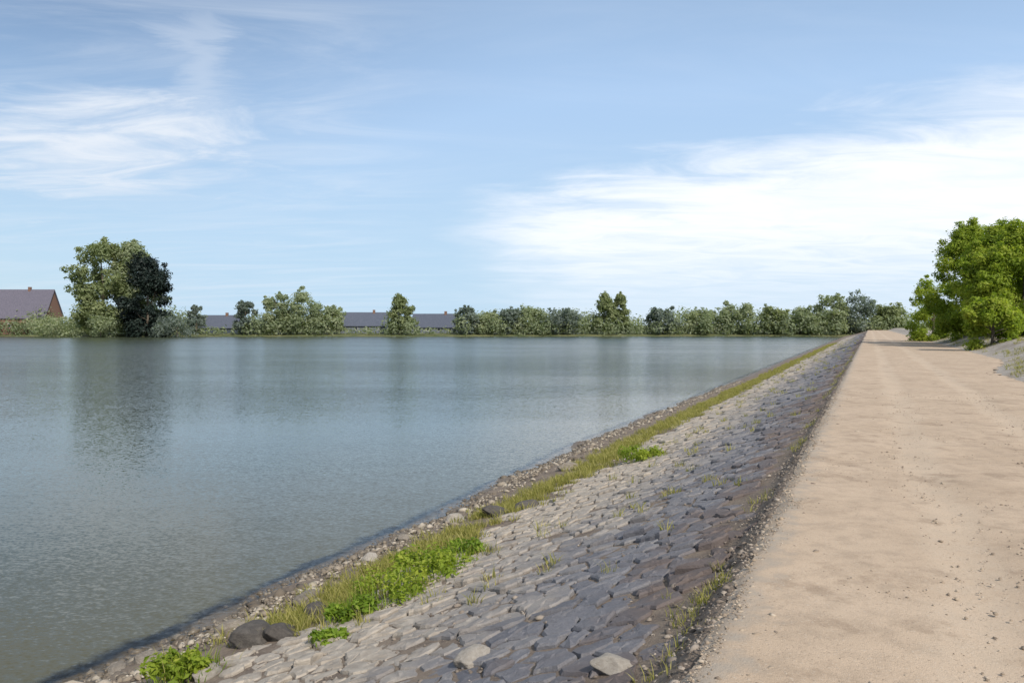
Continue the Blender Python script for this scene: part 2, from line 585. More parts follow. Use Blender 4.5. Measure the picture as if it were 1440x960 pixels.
structure(grid_mesh("ground", S, P, ground_z, M_GROUND))


def path_z(s, p, x, y):
    n1 = noise2(x, y, 0.9, 8.0)
    w = 0.12 * np.sin(s * 0.35) + 0.06 * np.sin(s * 0.9 + 1)
    rut = np.exp(-((p + w + 0.55) / 0.2) ** 2) + np.exp(-((p + w + 2.15) / 0.2) ** 2)
    return 0.012 + 0.014 * n1 - 0.018 * rut + np.where(p > 0.74, -0.05, np.where(p > 0.66, -0.012, 0))


PP = np.concatenate([np.array([-3.95]), np.arange(-3.7, 0.6, 0.12), np.array([0.62, 0.70, 0.775])])
SS = np.concatenate([np.arange(-20, 1, 1.0), np.arange(1, 25, 0.12), np.arange(25, 60, 0.5), np.arange(60, 321, 3.0)])


def path_mesh():
    s, p = np.meshgrid(SS, PP, indexing='ij')
    wob = 0.05 * noise2(s[:, :1], s[:, :1] * 0 + 3, 2.2, 5.0) + 0.03 * noise2(s[:, :1], s[:, :1] * 0 + 7, 7.0, 2.0)
    p = p + np.where(p > 0.6, wob * 1.6 * (p - 0.6) / 0.175, 0) + np.where(p < -3.6, wob * 6, 0) - widen(s) * np.clip((-p - 2.0) / 1.95, 0, 1)
    x, y = sp(s, p)
    z = path_z(s, p, x, y) + np.where(p > P_EDGE, slope_z(s, p) * 1.0, 0)
    v = np.stack([x, y, z], -1).reshape(-1, 3)
    npp = len(PP)
    i, j = np.meshgrid(np.arange(len(SS) - 1), np.arange(npp - 1), indexing='ij')
    a = (i * npp + j).ravel()
    f = np.stack([a, a + npp, a + npp + 1, a + 1], -1)
    return new_mesh("path", v, f, M_PATH, smooth=True)


structure(path_mesh())

# water sheet: from the bank out to the far shore
FAR_Y = 285.0
wv = [(-1500, -200, WATER), (1500, -200, WATER), (1500, 420, WATER), (-1500, 420, WATER)]
structure(new_mesh("water", wv, [(0, 1, 2, 3)], M_WATER))

# far land beyond the lake, out to the horizon
fx = np.concatenate([np.linspace(-1500, -320, 12), np.linspace(-300, 300, 80), np.linspace(320, 1500, 12)])
fy = np.array([0, 0.6, 2, 5, 12, 40, 150, 400, 800, 1400])
gx, gy = np.meshgrid(fx, fy, indexing='ij')
shore = FAR_Y + 5 * np.sin(gx * 0.021) + 2.5 * np.sin(gx * 0.09 + 1)
hz = np.interp(fy, [0, 0.6, 2, 5, 12, 40, 150, 400, 800, 1400], [-3.0, -2.4, -1.9, -1.5, -1.2, -1.0, -0.8, -0.4, 1.0, 2.0])
fv = np.stack([gx, shore + gy, np.broadcast_to(hz, gx.shape)], -1).reshape(-1, 3)
k = len(fy)
ii, jj = np.meshgrid(np.arange(len(fx) - 1), np.arange(k - 1), indexing='ij')
a = (ii * k + jj).ravel()
m_far, n = mat("far_meadow")
nn = n.noise(n.pos(), 0.2, 5, 0.6)
finish(n, n.mix(n.smooth(nn, 0.3, 0.7), (0.06, 0.075, 0.03), (0.12, 0.12, 0.055)), 0.95, None, 0.2)
structure(new_mesh("far_terrain", fv, np.stack([a, a + k, a + k + 1, a + 1], -1), m_far, smooth=True))


def shore_y(x):
    return FAR_Y + 5 * math.sin(x * 0.021) + 2.5 * math.sin(x * 0.09 + 1)


# ------------------------------------------------------------------ stone pitching of the bank
def clip(poly, nx_, ny_, d_):
    """keep the side of a convex polygon where x*nx + y*ny <= d"""
    out = []
    for i in range(len(poly)):
        a_, b_ = poly[i], poly[(i + 1) % len(poly)]
        da, db = a_[0] * nx_ + a_[1] * ny_ - d_, b_[0] * nx_ + b_[1] * ny_ - d_
        if da <= 0:
            out.append(a_)
        if (da < 0) != (db < 0):
            u = da / (da - db)
            out.append((a_[0] + (b_[0] - a_[0]) * u, a_[1] + (b_[1] - a_[1]) * u))
    return out


def pitching():
    """rubble stones fitted together: cells round scattered points, with narrow crooked joints"""
    V, F, T = [], [], []
    base = 0

    def field(s0, s1, ls, wp, step, detail):
        nonlocal base
        nr, nc = int(5.8 / wp), int((s1 - s0) / ls) + 1
        seed = {}
        for r in range(-2, nr + 2):
            for c in range(-2, nc + 2):
                if random.random() < 0.90:
                    seed[(r, c)] = (s0 + (c + 0.5 * (r % 2) + random.uniform(-0.42, 0.42)) * ls, 0.98 + (r + 0.5 + random.uniform(-0.42, 0.42)) * wp)
        for (r, c), (cs, cp) in seed.items():
            if r < 0 or r >= nr or c < 0 or c >= nc:
                continue
            if cp > 5.5 + 0.5 * mnoise.noise(Vector((cs * 0.5, 2.2, 0))) + random.uniform(-0.35, 0.25):
                continue
            if cp < 1.3 and random.random() < 0.4 or random.random() < 0.012 or cp < 1.04:
                continue
            poly = [(-ls * 1.3, -wp * 1.3), (ls * 1.3, -wp * 1.3), (ls * 1.3, wp * 1.3), (-ls * 1.3, wp * 1.3)]
            for dr in range(-2, 3):
                for dc in range(-2, 3):
                    q = seed.get((r + dr, c + dc))
                    if q is None or (dr == 0 and dc == 0):
                        continue
                    ex_, ey_ = q[0] - cs, q[1] - cp
                    poly = clip(poly, ex_, ey_, (ex_ * ex_ + ey_ * ey_) / 2)
                    if len(poly) < 3:
                        break
                if len(poly) < 3:
                    break
            if len(poly) < 3:
                continue
            pts = []
            for i in range(len(poly)):
                a_, b_ = poly[i], poly[(i + 1) % len(poly)]
                L = math.hypot(b_[0] - a_[0], b_[1] - a_[1])
                if L < 0.012:
                    continue
                k = max(1, round(L / step))
                for q in range(k):
                    u = (q + 0.0) / k
                    jit = detail * 0.010 if q else 0.004
                    pts.append((a_[0] + (b_[0] - a_[0]) * u + random.gauss(0, jit), a_[1] + (b_[1] - a_[1]) * u + random.gauss(0, jit)))
            if len(pts) < 3:
                continue
            rel = np.array(pts)
            K = len(rel)
            ln = np.maximum(np.linalg.norm(rel, axis=1), 0.02)
            hh = random.gauss(0.010, 0.011) + (random.uniform(0.015, 0.045) if random.random() < 0.06 else 0)
            ts, tp = random.gauss(0, 0.045), random.gauss(0, 0.045)
            g = random.uniform(0.009, 0.022)
            ch = random.uniform(0.008, 0.020)
            for inset, dzv in ((g, -0.09), (g, -0.010), (g + ch, 0.009), (g + ch + ln * 0.45, 0.013)):
                k_ = np.clip(1 - inset / ln, 0.2, 1)
                a_, b_ = cs + rel[:, 0] * k_, cp + rel[:, 1] * k_
                zz = slope_z(a_, b_) + dzv + hh + rel[:, 0] * k_ * ts + rel[:, 1] * k_ * tp + (rng.normal(0, 0.0045 * detail, K) if dzv > 0 else 0)
                x, y = sp(a_, b_)
                V.append(np.stack([x, y, zz], -1))
            x, y = sp(cs, cp)
            V.append(np.array([[x, y, float(slope_z(cs, cp)) + hh + 0.014 + random.gauss(0, 0.004) * detail]]))
            for q in range(3):
                for i in range(K):
                    n_ = (i + 1) % K
                    F.append((base + q * K + i, base + q * K + n_, base + (q + 1) * K + n_, base + (q + 1) * K + i))
            for i in range(K):
                F.append((base + 3 * K + i, base + 3 * K + (i + 1) % K, base + 4 * K))
            T.append(np.full(4 * K + 1, random.random()))
            base += 4 * K + 1

    field(1.0, 20.0, 0.27, 0.23, 0.07, 1.0)
    field(20.0, 60.0, 0.34, 0.29, 0.3, 1.0)
    field(60.0, 230.0, 0.8, 0.6, 0.8, 1.0)
    v = np.concatenate(V)
    o = new_mesh("stone_revetment", v, F, M_STONE, smooth=True, tint=np.concatenate(T))
    import bmesh
    bm = bmesh.new()
    bm.from_mesh(o.data)
    bmesh.ops.recalc_face_normals(bm, faces=bm.faces)
    bm.to_mesh(o.data)
    bm.free()
    o.data.set_sharp_from_angle(angle=R(13))
    return o


tag(pitching(), "sloping bank of grey pitched stones between the sandy path and the lake", "stone bank")

# ------------------------------------------------------------------ leaves, crowns, trees
def leaf_cloud(centers, radii, n, size, flat=0.85, shell=0.55, up=0.25, clump_tint=0.5):
    """n quads spread through clumps; returns verts, faces, tint"""
    centers = np.asarray(centers, float)
    radii = np.asarray(radii, float)
    wgt = radii ** 2
    k = rng.choice(len(centers), n, p=wgt / wgt.sum())
    d = rng.normal(size=(n, 3))
    d /= np.linalg.norm(d, axis=1)[:, None]
    r = radii[k] * (shell + (1 - shell) * rng.random(n)) * np.clip(1 + 0.18 * rng.normal(size=n), 0.5, 1.5)
    c = centers[k] + d * r[:, None] * np.array([1, 1, flat])
    nrm = d * 0.8 + rng.normal(size=(n, 3)) * 0.45 + np.array([0, 0, up])
    nrm /= np.linalg.norm(nrm, axis=1)[:, None]
    t = np.cross(nrm, rng.normal(size=(n, 3)))
    t /= np.linalg.norm(t, axis=1)[:, None]
    b = np.cross(nrm, t)
    sz = size * (0.55 + 0.9 * rng.random(n))[:, None]
    bend = nrm * sz * 0.18
    v = np.stack([c - t * sz, c + b * sz * 0.45 + bend, c + t * sz, c - b * sz * 0.45 + bend], 1).reshape(-1, 3)
    f = np.arange(4 * n).reshape(n, 4)
    ct = rng.random(len(centers))
    tint = np.clip(clump_tint * ct[k] + (1 - clump_tint) * rng.random(n), 0, 1)
    return v, f, np.repeat(tint, 4)


def tube(path, r0, r1, K=8):
    path = np.asarray(path, float)
    n = len(path)
    V, F = [], []
    for i in range(n):
        t = path[min(i + 1, n - 1)] - path[max(i - 1, 0)]
        t /= np.linalg.norm(t)
        a = np.cross(t, [0.31, 0.95, 0.05])
        a /= np.linalg.norm(a)
        b = np.cross(t, a)
        r = r0 + (r1 - r0) * (i / (n - 1)) ** 0.8
        for q in range(K):
            w = 2 * math.pi * q / K
            V.append(path[i] + (a * math.cos(w) + b * math.sin(w)) * r)
    for i in range(n - 1):
        for q in range(K):
            F.append((i * K + q, i * K + (q + 1) % K, (i + 1) * K + (q + 1) % K, (i + 1) * K + q))
    return V, F


def wood(h, r, tips, lean=0.0):
    """trunk with limbs reaching to the clump centres in tips"""
    V, F = [], []

    def add(v, f):
        o = len(V)
        V.extend(v)
        F.extend([tuple(i + o for i in q) for q in f])

    zz = np.linspace(-0.3, h, 7)
    trunk = np.stack([lean * (zz / h) ** 2 + 0.04 * h * np.sin(zz * 3.1 / h) * 0.5, 0.02 * h * np.sin(zz * 4.2 / h), zz], -1)
    add(*tube(trunk, r, r * 0.25, 9))
    for t in tips:
        t = np.asarray(t, float)
        z0 = min(h * 0.85, max(h * 0.15, t[2] * random.uniform(0.35, 0.6)))
        st = np.array([np.interp(z0, zz, trunk[:, 0]), np.interp(z0, zz, trunk[:, 1]), z0])
        mid = st * 0.45 + t * 0.55 + np.array([0, 0, -0.06 * h])
        rr = r * 0.42 * (1 - z0 / h * 0.6)
        add(*tube([st, st * 0.75 + mid * 0.25 + [0, 0, 0.01 * h], mid, t], rr, rr * 0.2, 6))
    return V, F


def crown_points(n, shape):
    """clump centres: shape(u in 0..1 height) -> radius; returns points on and in the crown"""
    pts = []
    while len(pts) < n:
        u = random.random()
        a = random.uniform(0, 2 * math.pi)
        r = shape(u) * math.sqrt(random.uniform(0.25, 1.0))
        pts.append((r * math.cos(a), r * math.sin(a), u))
    return pts


def round_shape(u):
    return math.sqrt(max(0.0, 1 - (2 * u - 0.92) ** 2 / 1.17)) if u < 1 else 0


def cone_shape(u):
    return 1.0 * (1 - u) ** 0.75 * min(1, 0.5 + u * 4)


def column_shape(u):
    return min(1, 0.55 + u * 1.5) * (1 - u ** 3.0)


def make_tree(h, rad, z0, shape, m, n_cl, n_leaf, leaf, trunk_r, cl_r=0.28, name="tree", jitter=1.0, flat=0.85):
    root = empty(name, (0, 0, 0))
    pts = crown_points(n_cl, shape)
    cs = np.array([(x * rad, y * rad, z0 + u * (h - z0)) for x, y, u in pts])
    sz = rad * cl_r * rng.uniform(0.6, 1.35, n_cl)
    cs[:, 2] = np.minimum(cs[:, 2], h - sz * 0.7)
    # stray sprays of twigs that break the outline
    k_ = n_cl // 2
    pk = rng.choice(n_cl, k_)
    out = cs[pk] - np.array([0, 0, z0 + 0.4 * (h - z0)])
    out /= np.linalg.norm(out, axis=1)[:, None]
    cs2 = np.concatenate([cs, cs[pk] + out * (sz[pk] * rng.uniform(0.9, 1.3, k_))[:, None]])
    sz2 = np.concatenate([sz, sz[pk] * rng.uniform(0.25, 0.5, k_)])
    v, f, t = leaf_cloud(cs2, sz2, n_leaf, leaf, flat, 0.45)
    new_mesh("crown", v, f, m, root, tint=t)
    tips = cs[rng.choice(n_cl, min(12, n_cl), replace=False)]
    V, F = wood(h * 0.86, trunk_r, tips)
    new_mesh("trunk", V, F, M_BARK, root, smooth=True)
    return root


def px_to(xpx, Y):
    """world x of a picture column (1440 wide) at distance Y"""
    return (xpx - 720) / 1120 * Y


def top_z(ypx, Y):
    return EYE + (458 - ypx) / 1120 * Y


# --- the tall trees standing on the near point of the far shore (left)
LY = 268.0
pr = np.linspace(-1, 1, 40)
qv, qf = [], []
for i, u in enumerate(np.linspace(0, 1, 5)):
    for q in range(28):
        w = 2 * math.pi * q / 28
        wob = 1 + 0.08 * math.sin(3 * w + 1) + 0.05 * math.sin(7 * w)
        qv.append((px_to(150, LY) + 34 * (1 - u * 0.9) * wob * math.cos(w), 286 + 17 * (1 - u * 0.9) * wob * math.sin(w), -2.9 + 1.6 * min(1, u * 2.2)))
for i in range(4):
    for q in range(28):
        qf.append((i * 28 + q, i * 28 + (q + 1) % 28, (i + 1) * 28 + (q + 1) % 28, (i + 1) * 28 + q))
structure(new_mesh("headland_terrain", qv, qf, m_far, smooth=True))

t = make_tree(32.0, 9.5, 2.5, round_shape, M_WILLOW, 70, 15000, 0.55, 0.6, 0.30, "broadleaf_tree")
t.location = (px_to(130, LY), LY + 6, -1.6)
tag(t, "tall pale green broadleaf tree on the far shore, left of the dark evergreen", "tree")
t = make_tree(32.0, 8.5, 2.5, column_shape, M_MIDG, 60, 13000, 0.55, 0.6, 0.30, "broadleaf_tree")
t.location = (px_to(168, LY), LY + 10, -1.6)
tag(t, "tall mid green tree rising behind the dark evergreen on the far shore", "tree")
t = make_tree(26.5, 8.6, 0.6, column_shape, M_DARK, 70, 18000, 0.5, 0.5, 0.3, "evergreen_tree")
t.location = (px_to(206, LY), LY, -1.5)
tag(t, "near-black dense evergreen tree, darkest on the far shore", "tree")
for i, (px, w, lab) in enumerate(((88, 7, "low dark green bush at the left foot of the tall shore trees"),
                                  (150, 6.5, "low green bush between the trunks of the tall shore trees"),
                                  (256, 7, "low blue green bush at the right foot of the dark evergreen"))):
    t = make_tree(6.0 + i * 0.4, w, 0.0, round_shape, (M_MIDG, M_MIDG, M_BLUEG)[i], 20, 2200, 0.4, 0.15, 0.35, "shore_bush")
    t.location = (px_to(px, LY), LY - 4, -1.6)
    tag(t, lab, "bush")

# --- far wood as one low mass, then the trees that rise from it
def far_wood():
    cs, rs = [], []
    x = -225.0
    while x < 195:
        y = shore_y(x) + random.uniform(2, 9)
        h = random.uniform(3.6, 7.4)
        pxx = 720 + x / y * 1120
        if 268 < pxx < 342 or 474 < pxx < 548 or 580 < pxx < 648:
            h = random.uniform(1.6, 2.8)
        cs.append((x, y, -1.4 + h * 0.5))
        rs.append(h * 0.62)
        if h > 3 and random.random() < 0.6:
            cs.append((x, y + 7, -1.0 + h * 0.8))
            rs.append(h * 0.6)
        x += random.uniform(0.9, 2.4)
    return leaf_cloud(cs, rs, 52000, 0.5, 1.0, 0.5)


v, f, tn = far_wood()
tag(new_mesh("far_wood", v, f, M_MIDG, tint=tn), "low belt of bushes along the far shore of the lake", "wood", kind='stuff')

far_spec = [  # picture column, top row, half width m, shape, material, label
    (276, 430, 2.4, 'r', M_BLUEG, "small blue green tree just right of the dark evergreen"),
    (345, 424, 2.8, 'r', M_BLUEG, "narrow blue green tree between the blue black shed and the twin crowns"),
    (388, 412, 4.2, 'r', M_MIDG, "left one of the twin broad green crowns on the far shore"),
    (424, 411, 4.6, 'r', M_MIDG, "right one of the twin broad green crowns on the far shore"),
    (462, 432, 4.0, 'r', M_MIDG, "low round tree in the far wood left of the slate roofed houses"),
    (562, 416, 3.0, 'k', M_WILLOW, "slim pale tree rising between the houses on the far shore"),
    (655, 428, 3.4, 'r', M_BLUEG, "low bluish tree right of the houses on the far shore"),
    (684, 434, 4.4, 'r', M_MIDG, "flat topped dull green tree near the middle of the far shore"),
    (716, 430, 4.0, 'r', M_BLUEG, "grey green tree in the far wood below the cloud's left end"),
    (748, 428, 4.6, 'r', M_MIDG, "rounded tree in the far wood left of the light poplar"),
    (792, 431, 5.0, 'r', M_BLUEG, "broad dark tree in the far wood beside the light poplar"),
    (850, 412, 2.8, 'k', M_WILLOW, "light poplar standing tallest in the middle of the far wood"),
    (872, 414, 2.6, 'k', M_WILLOW, "shorter light poplar close by the right of the tallest poplar"),
    (930, 430, 4.6, 'r', M_BLUEG, "dark rounded tree in the far wood right of the two poplars"),
    (985, 430, 5.0, 'r', M_MIDG, "wide green tree in the far wood above the blue patch of water"),
    (1040, 422, 4.4, 'r', M_MIDG, "domed green tree in the far wood left of the tall pair"),
    (1085, 426, 4.4, 'r', M_WILLOW, "dull olive tree in the far wood near the tall pair"),
    (1125, 428, 4.0, 'r', M_MIDG, "low green tree touching the left of the tall pair"),
    (1172, 414, 4.6, 'r', M_MIDG, "left one of the tall pair of trees near the path's end"),
    (1208, 415, 4.4, 'r', M_BLUEG, "right one of the tall pair of trees near the path's end"),
    (1252, 430, 4.6, 'r', M_WILLOW, "olive tree on the far shore straight above the path's end"),
]
for px, ty, hw, kind, m, lab in far_spec:
    if px > 640 and kind == 'r' and px < 1150:
        ty += 5
    Y = shore_y(px_to(px, 290)) + 7
    z0 = -1.3
    h = top_z(ty, Y) - z0
    hw *= random.uniform(1.1, 1.5)
    t = make_tree(h, hw, h * random.uniform(0.02, 0.12), round_shape if kind == 'r' else column_shape, m, random.randint(26, 40) if kind == 'r' else 60, 5200, 0.45, 0.22, random.uniform(0.30, 0.40), "far_tree")
    t.location = (px_to(px, Y), Y, z0)
    t.rotation_euler.z = random.uniform(0, 6.28)
    tag(t, lab, "tree", "trees along the far shore")


# --- houses on the far shore
def flat_mat(name, c, c2, scale=3.0, rough=0.85):
    m, n = mat(name)
    k = n.noise(n.objco(), scale, 5, 0.6)
    finish(n, n.mix(n.smooth(k, 0.3, 0.7), c, c2), rough, n.bump(k, 0.2, 0.02), 0.3)
    return m


M_SLATE = flat_mat("roof_slate", (0.085, 0.080, 0.105), (0.13, 0.12, 0.15))
M_SLATE_BLUE = flat_mat("roof_slate_blue", (0.055, 0.065, 0.090), (0.085, 0.095, 0.125))
M_BRICK = flat_mat("wall_brick", (0.13, 0.075, 0.055), (0.20, 0.12, 0.09), 6)
M_RENDER = flat_mat("wall_render", (0.10, 0.115, 0.145), (0.14, 0.155, 0.185), 4)
M_TARRED = flat_mat("wall_tarred", (0.035, 0.05, 0.07), (0.055, 0.07, 0.09), 5)
M_FRAME = flat_mat("window_white", (0.65, 0.65, 0.63), (0.75, 0.75, 0.73))
M_GLASS = flat_mat("window_glass", (0.02, 0.025, 0.03), (0.04, 0.045, 0.05), 1.0, 0.1)


def box(x0, x1, y0, y1, z0, z1):
    v = [(x0, y0, z0), (x1, y0, z0), (x1, y1, z0), (x0, y1, z0), (x0, y0, z1), (x1, y0, z1), (x1, y1, z1), (x0, y1, z1)]
    f = [(0, 3, 2, 1), (4, 5, 6, 7), (0, 1, 5, 4), (1, 2, 6, 5), (2, 3, 7, 6), (3, 0, 4, 7)]
    return v, f


def house(loc, w, d, eave, ridge, wall_m, label, n_win, rz=0.0, roof_m=None):
    root = empty("house", loc)
    root.rotation_euler.z = rz
    v, f = box(-w / 2, w / 2, -d / 2, d / 2, -1, eave)
    v += [(-w / 2, 0, ridge - 0.15), (w / 2, 0, ridge - 0.15)]
    f = [q for q in f if q != (4, 5, 6, 7)] + [(4, 8, 7), (5, 6, 9)]
    new_mesh("wall", v, f, wall_m, root)
    o = 0.5
    rv = []
    for x in (-w / 2 - o, w / 2 + o):
        sl = (ridge - eave) / (d / 2)
        rv += [(x, -d / 2 - o, eave - sl * o), (x, 0, ridge), (x, d / 2 + o, eave - sl * o), (x, d / 2 + o, eave - sl * o + 0.25), (x, 0, ridge + 0.28), (x, -d / 2 - o, eave - sl * o + 0.25)]
    rf = [(i, (i + 1) % 6, 6 + (i + 1) % 6, 6 + i) for i in range(6)] + [(5, 4, 3, 2, 1, 0), (6, 7, 8, 9, 10, 11)]
    roof = new_mesh("roof", rv, rf, roof_m or M_SLATE, root)
    v, f = box(w * 0.2, w * 0.2 + 0.9, -0.5, 0.5, ridge - 0.8, ridge + 1.2)
    new_mesh("chimney", v, f, M_BRICK, roof)
    for i in range(n_win):
        x = -w / 2 + w * (i + 0.5) / n_win
        v, f = box(x - 0.6, x + 0.6, -d / 2 - 0.06, -d / 2 + 0.1, eave * 0.35, eave * 0.35 + 1.5)
        wf = new_mesh("window", v, f, M_FRAME, root)
        v, f = box(x - 0.5, x + 0.5, -d / 2 - 0.08, -d / 2 - 0.03, eave * 0.35 + 0.1, eave * 0.35 + 1.4)
        new_mesh("pane", v, f, M_GLASS, wf)
    tag(root, label, "house")


house((px_to(18, 300), 300, -1.2), 31, 12, 6.2, top_z(408, 300) + 1.2, M_BRICK, "long brick house with slate roof at the photo's left edge", 6)
house((px_to(511, 304), 304, -1.2), 18, 9, top_z(457, 304) + 1.2, top_z(440, 304) + 1.2, M_RENDER, "grey house with slate roof between the twin crowns and slim pale tree", 4, 0.10, M_SLATE_BLUE)
house((px_to(613, 306), 306, -1.2), 17, 9, top_z(459, 306) + 1.2, top_z(442, 306) + 1.2, M_RENDER, "grey house with slate roof right of the slim pale tree", 4, -0.12, M_SLATE_BLUE)
house((px_to(305, 302), 302, -1.2), 17, 9, top_z(460, 302) + 1.2, top_z(444, 302) + 1.2, M_TARRED, "low blue black shed just right of the dark evergreen", 2, 0.05, M_SLATE_BLUE)

# --- tall bushes right of the path
bush_spec = [
    # picture column, distance, radius, top row, label
    (1364, 70, 3.6, 318, "bright olive green bush nearest the path's end, first of the right hand row"),
    (1438, 58, 4.0, 322, "tall dark hearted green bush at the right edge of the photo"),
    (1402, 64, 3.0, 318, "green bush filling the gap between the two tall outer bushes"),
    (1312, 82, 2.3, 392, "small yellowish bush at the foot of the olive bush beside the path"),
    (1396, 50, 1.7, 420, "low bright green shrub in front of the tall bushes"),
]
for i, (px, Y, rad, ty, lab) in enumerate(bush_spec):
    x = px_to(px, Y)
    p_ = -(x * NR[0] + Y * NR[1])
    z0 = float(right_z(x * D[0] + Y * D[1], p_)) - 0.1
    h = top_z(ty, Y) - z0
    t = make_tree(h, rad, 0.0, column_shape if i < 3 else round_shape, M_BUSH, (150, 190, 110, 40, 40)[i], (62000, 80000, 38000, 13000, 13000)[i], 0.11, 0.14, (0.22, 0.20, 0.24, 0.28, 0.28)[i], "tall_bush")
    t.location = (x, Y, z0)
    tag(t, lab, "bush", "bushes right of the path")

# ------------------------------------------------------------------ grass and weeds on the bank
def blades(n, spread, hmin, hmax, w, lean=0.5, cx=0.0, cy=0.0):
    a = rng.uniform(0, 2 * math.pi, n)
    r = spread * np.sqrt(rng.random(n))
    bx, by = cx + r * np.cos(a), cy + r * np.sin(a)
    h = rng.uniform(hmin, hmax, n) * (1 - 0.4 * r / max(spread, 1e-6))
    la = np.where(rng.random(n) < 0.7, a, rng.uniform(0, 2 * math.pi, n)) + rng.normal(0, 0.5, n)
    ln = lean * h * rng.uniform(0.2, 1.2, n)
    wa = rng.uniform(0, math.pi, n)
    wx, wy = np.cos(wa) * w, np.sin(wa) * w
    v = np.zeros((n, 7, 3))
    for i, (u, ww) in enumerate(((0, 1.0), (0.45, 0.8), (0.8, 0.45))):
        ox, oy = bx + np.cos(la) * ln * u ** 2, by + np.sin(la) * ln * u ** 2
        oz = h * u * (1 - 0.15 * u)
        v[:, 2 * i] = np.stack([ox - wx * ww, oy - wy * ww, oz], -1)
        v[:, 2 * i + 1] = np.stack([ox + wx * ww, oy + wy * ww, oz], -1)
    v[:, 6] = np.stack([bx + np.cos(la) * ln, by + np.sin(la) * ln, h * 0.85], -1)
    b = np.arange(n)[:, None] * 7
    f = np.concatenate([b + [0, 1, 3, 2], b + [2, 3, 5, 4], b + [4, 5, 6, 6]])
    return v.reshape(-1, 3), f, np.repeat(rng.random(n), 7)


def fix_faces(f):
    q = f[f[:, 2] != f[:, 3]]
    t = f[f[:, 2] == f[:, 3]][:, :3]
    return [tuple(x) for x in q.tolist()] + [tuple(x) for x in t.tolist()]


def grass_mesh(name, n, spread, hmin, hmax, w, m, lean=0.6):
    v, f, t = blades(n, spread, hmin, hmax, w, lean)
    o = new_mesh(name, v, fix_faces(f), m, tint=t)
    return o


def bank_point(xpx, ypx):
    """point of the bank seen at a picture position"""
    d = Vector(((xpx - 720) / 1120, 1.0, (458 - ypx) / 1120))
    lo, hi = 1.0, 200.0
    for Y in np.geomspace(2, 200, 900):
        x, y, z = d.x * Y, Y, EYE + d.z * Y
        p = -(x * NR[0] + y * NR[1])
        s = x * D[0] + y * D[1]
        g = float(slope_z(s, p)) if p > 0 else 0.0
        if z <= g:
            return s, p, (x, y, g)
    return None


# thin strip of grass above the waterline: nobody could count the blades
VV, FF, TT = [], [], []
off = 0
for _ in range(5200):
    s = 5 + 150 * random.random() ** 1.7
    pw = float(p_water(s))
    dens = 0.5 + 0.5 * mnoise.noise(Vector((s * 0.45, 3.3, 0)))
    if dens < 0.62 - 0.016 * s:
        continue
    p = random.gauss(6.0 + 0.35 * mnoise.noise(Vector((s * 0.2, 8.1, 0))), 0.34)
    if random.random() < 0.06:
        p = random.uniform(1.3, 5.6)
    x, y = sp(s, p)
    v, f, t = blades(22, 0.10, 0.06, 0.24, 0.0045 + 0.00008 * s, 0.7, float(x), float(y))
    v[:, 2] += float(slope_z(s, p))
    VV.append(v)
    FF.append(f + off)
    TT.append(t)
    off += len(v)
for _ in range(420):       # thin wisps on the crumbling edge of the path
    s = 2.5 + 60 * random.random() ** 1.5
    if mnoise.noise(Vector((s * 0.7, 5.5, 2.0))) < 0.02:
        continue
    p = random.gauss(0.98, 0.07)
    x, y = sp(s, p)
    v, f, t = blades(12, 0.05, 0.04, 0.15, 0.003, 0.9, float(x), float(y))
    v[:, 2] += float(slope_z(s, p))
    VV.append(v)
    FF.append(f + off)
    TT.append(t)
    off += len(v)
v = np.concatenate(VV)
tag(new_mesh("bank_grass", v, fix_faces(np.concatenate(FF)), M_GRASS, tint=np.concatenate(TT)), "thin yellowish grass strip along the water's edge", "grass", kind='stuff')


VV, FF, TT, off = [], [], [], 0
for _ in range(1500):
    s = 14 + 90 * random.random() ** 1.2
    q = 0.3 + abs(random.gauss(0, 3.2))
    if mnoise.noise(Vector((s * 0.35, q * 0.5, 4.0))) < 0.05 - 0.05 * q:
        continue
    p = -3.9 - q - float(widen(s))
    x, y = sp(s, p)
    v, f, t = blades(16, 0.16, 0.08, 0.30, 0.007, 0.7, float(x), float(y))
    v[:, 2] += float(right_z(s, p)) - 0.02
    VV.append(v)
    FF.append(f + off)
    TT.append(t)
    off += len(v)
tag(new_mesh("verge_grass", np.concatenate(VV), fix_faces(np.concatenate(FF)), M_GRASS, tint=np.concatenate(TT)), "patchy dry grass on the verge right of the path", "grass", kind='stuff')


def weed(name, n_leaf, rad, h, leaf, m=None):
    m = m or M_GREEN
    """leafy low plant: stems with leaves plus blades"""
    root = empty(name, (0, 0, 0))
    cs, rs = [], []
    for _ in range(14):
        a = random.uniform(0, 6.28)
        r = rad * math.sqrt(random.random()) * 0.8
        cs.append((r * math.cos(a), r * math.sin(a), h * random.uniform(0.25, 0.8) * (1 - 0.5 * r / rad)))
        rs.append(rad * random.uniform(0.18, 0.34))
    v, f, t = leaf_cloud(cs, rs, n_leaf, leaf, 0.8, 0.3, 0.6)
    new_mesh("foliage", v, f, m, root, tint=t)
    v, f, t = blades(160, rad * 0.9, h * 0.5, h * 1.15, 0.006, 0.5)
    new_mesh("blade", v, fix_faces(f), M_GREEN, root, tint=t)["kind"] = "stuff"
    v, f, t = blades(90, rad * 1.15, h * 0.4, h * 1.3, 0.004, 0.7)
    v[:, 2] -= 0.01
    new_mesh("dry_blade", v, fix_faces(f), M_GRASS, root, tint=t)["kind"] = "stuff"
    return root


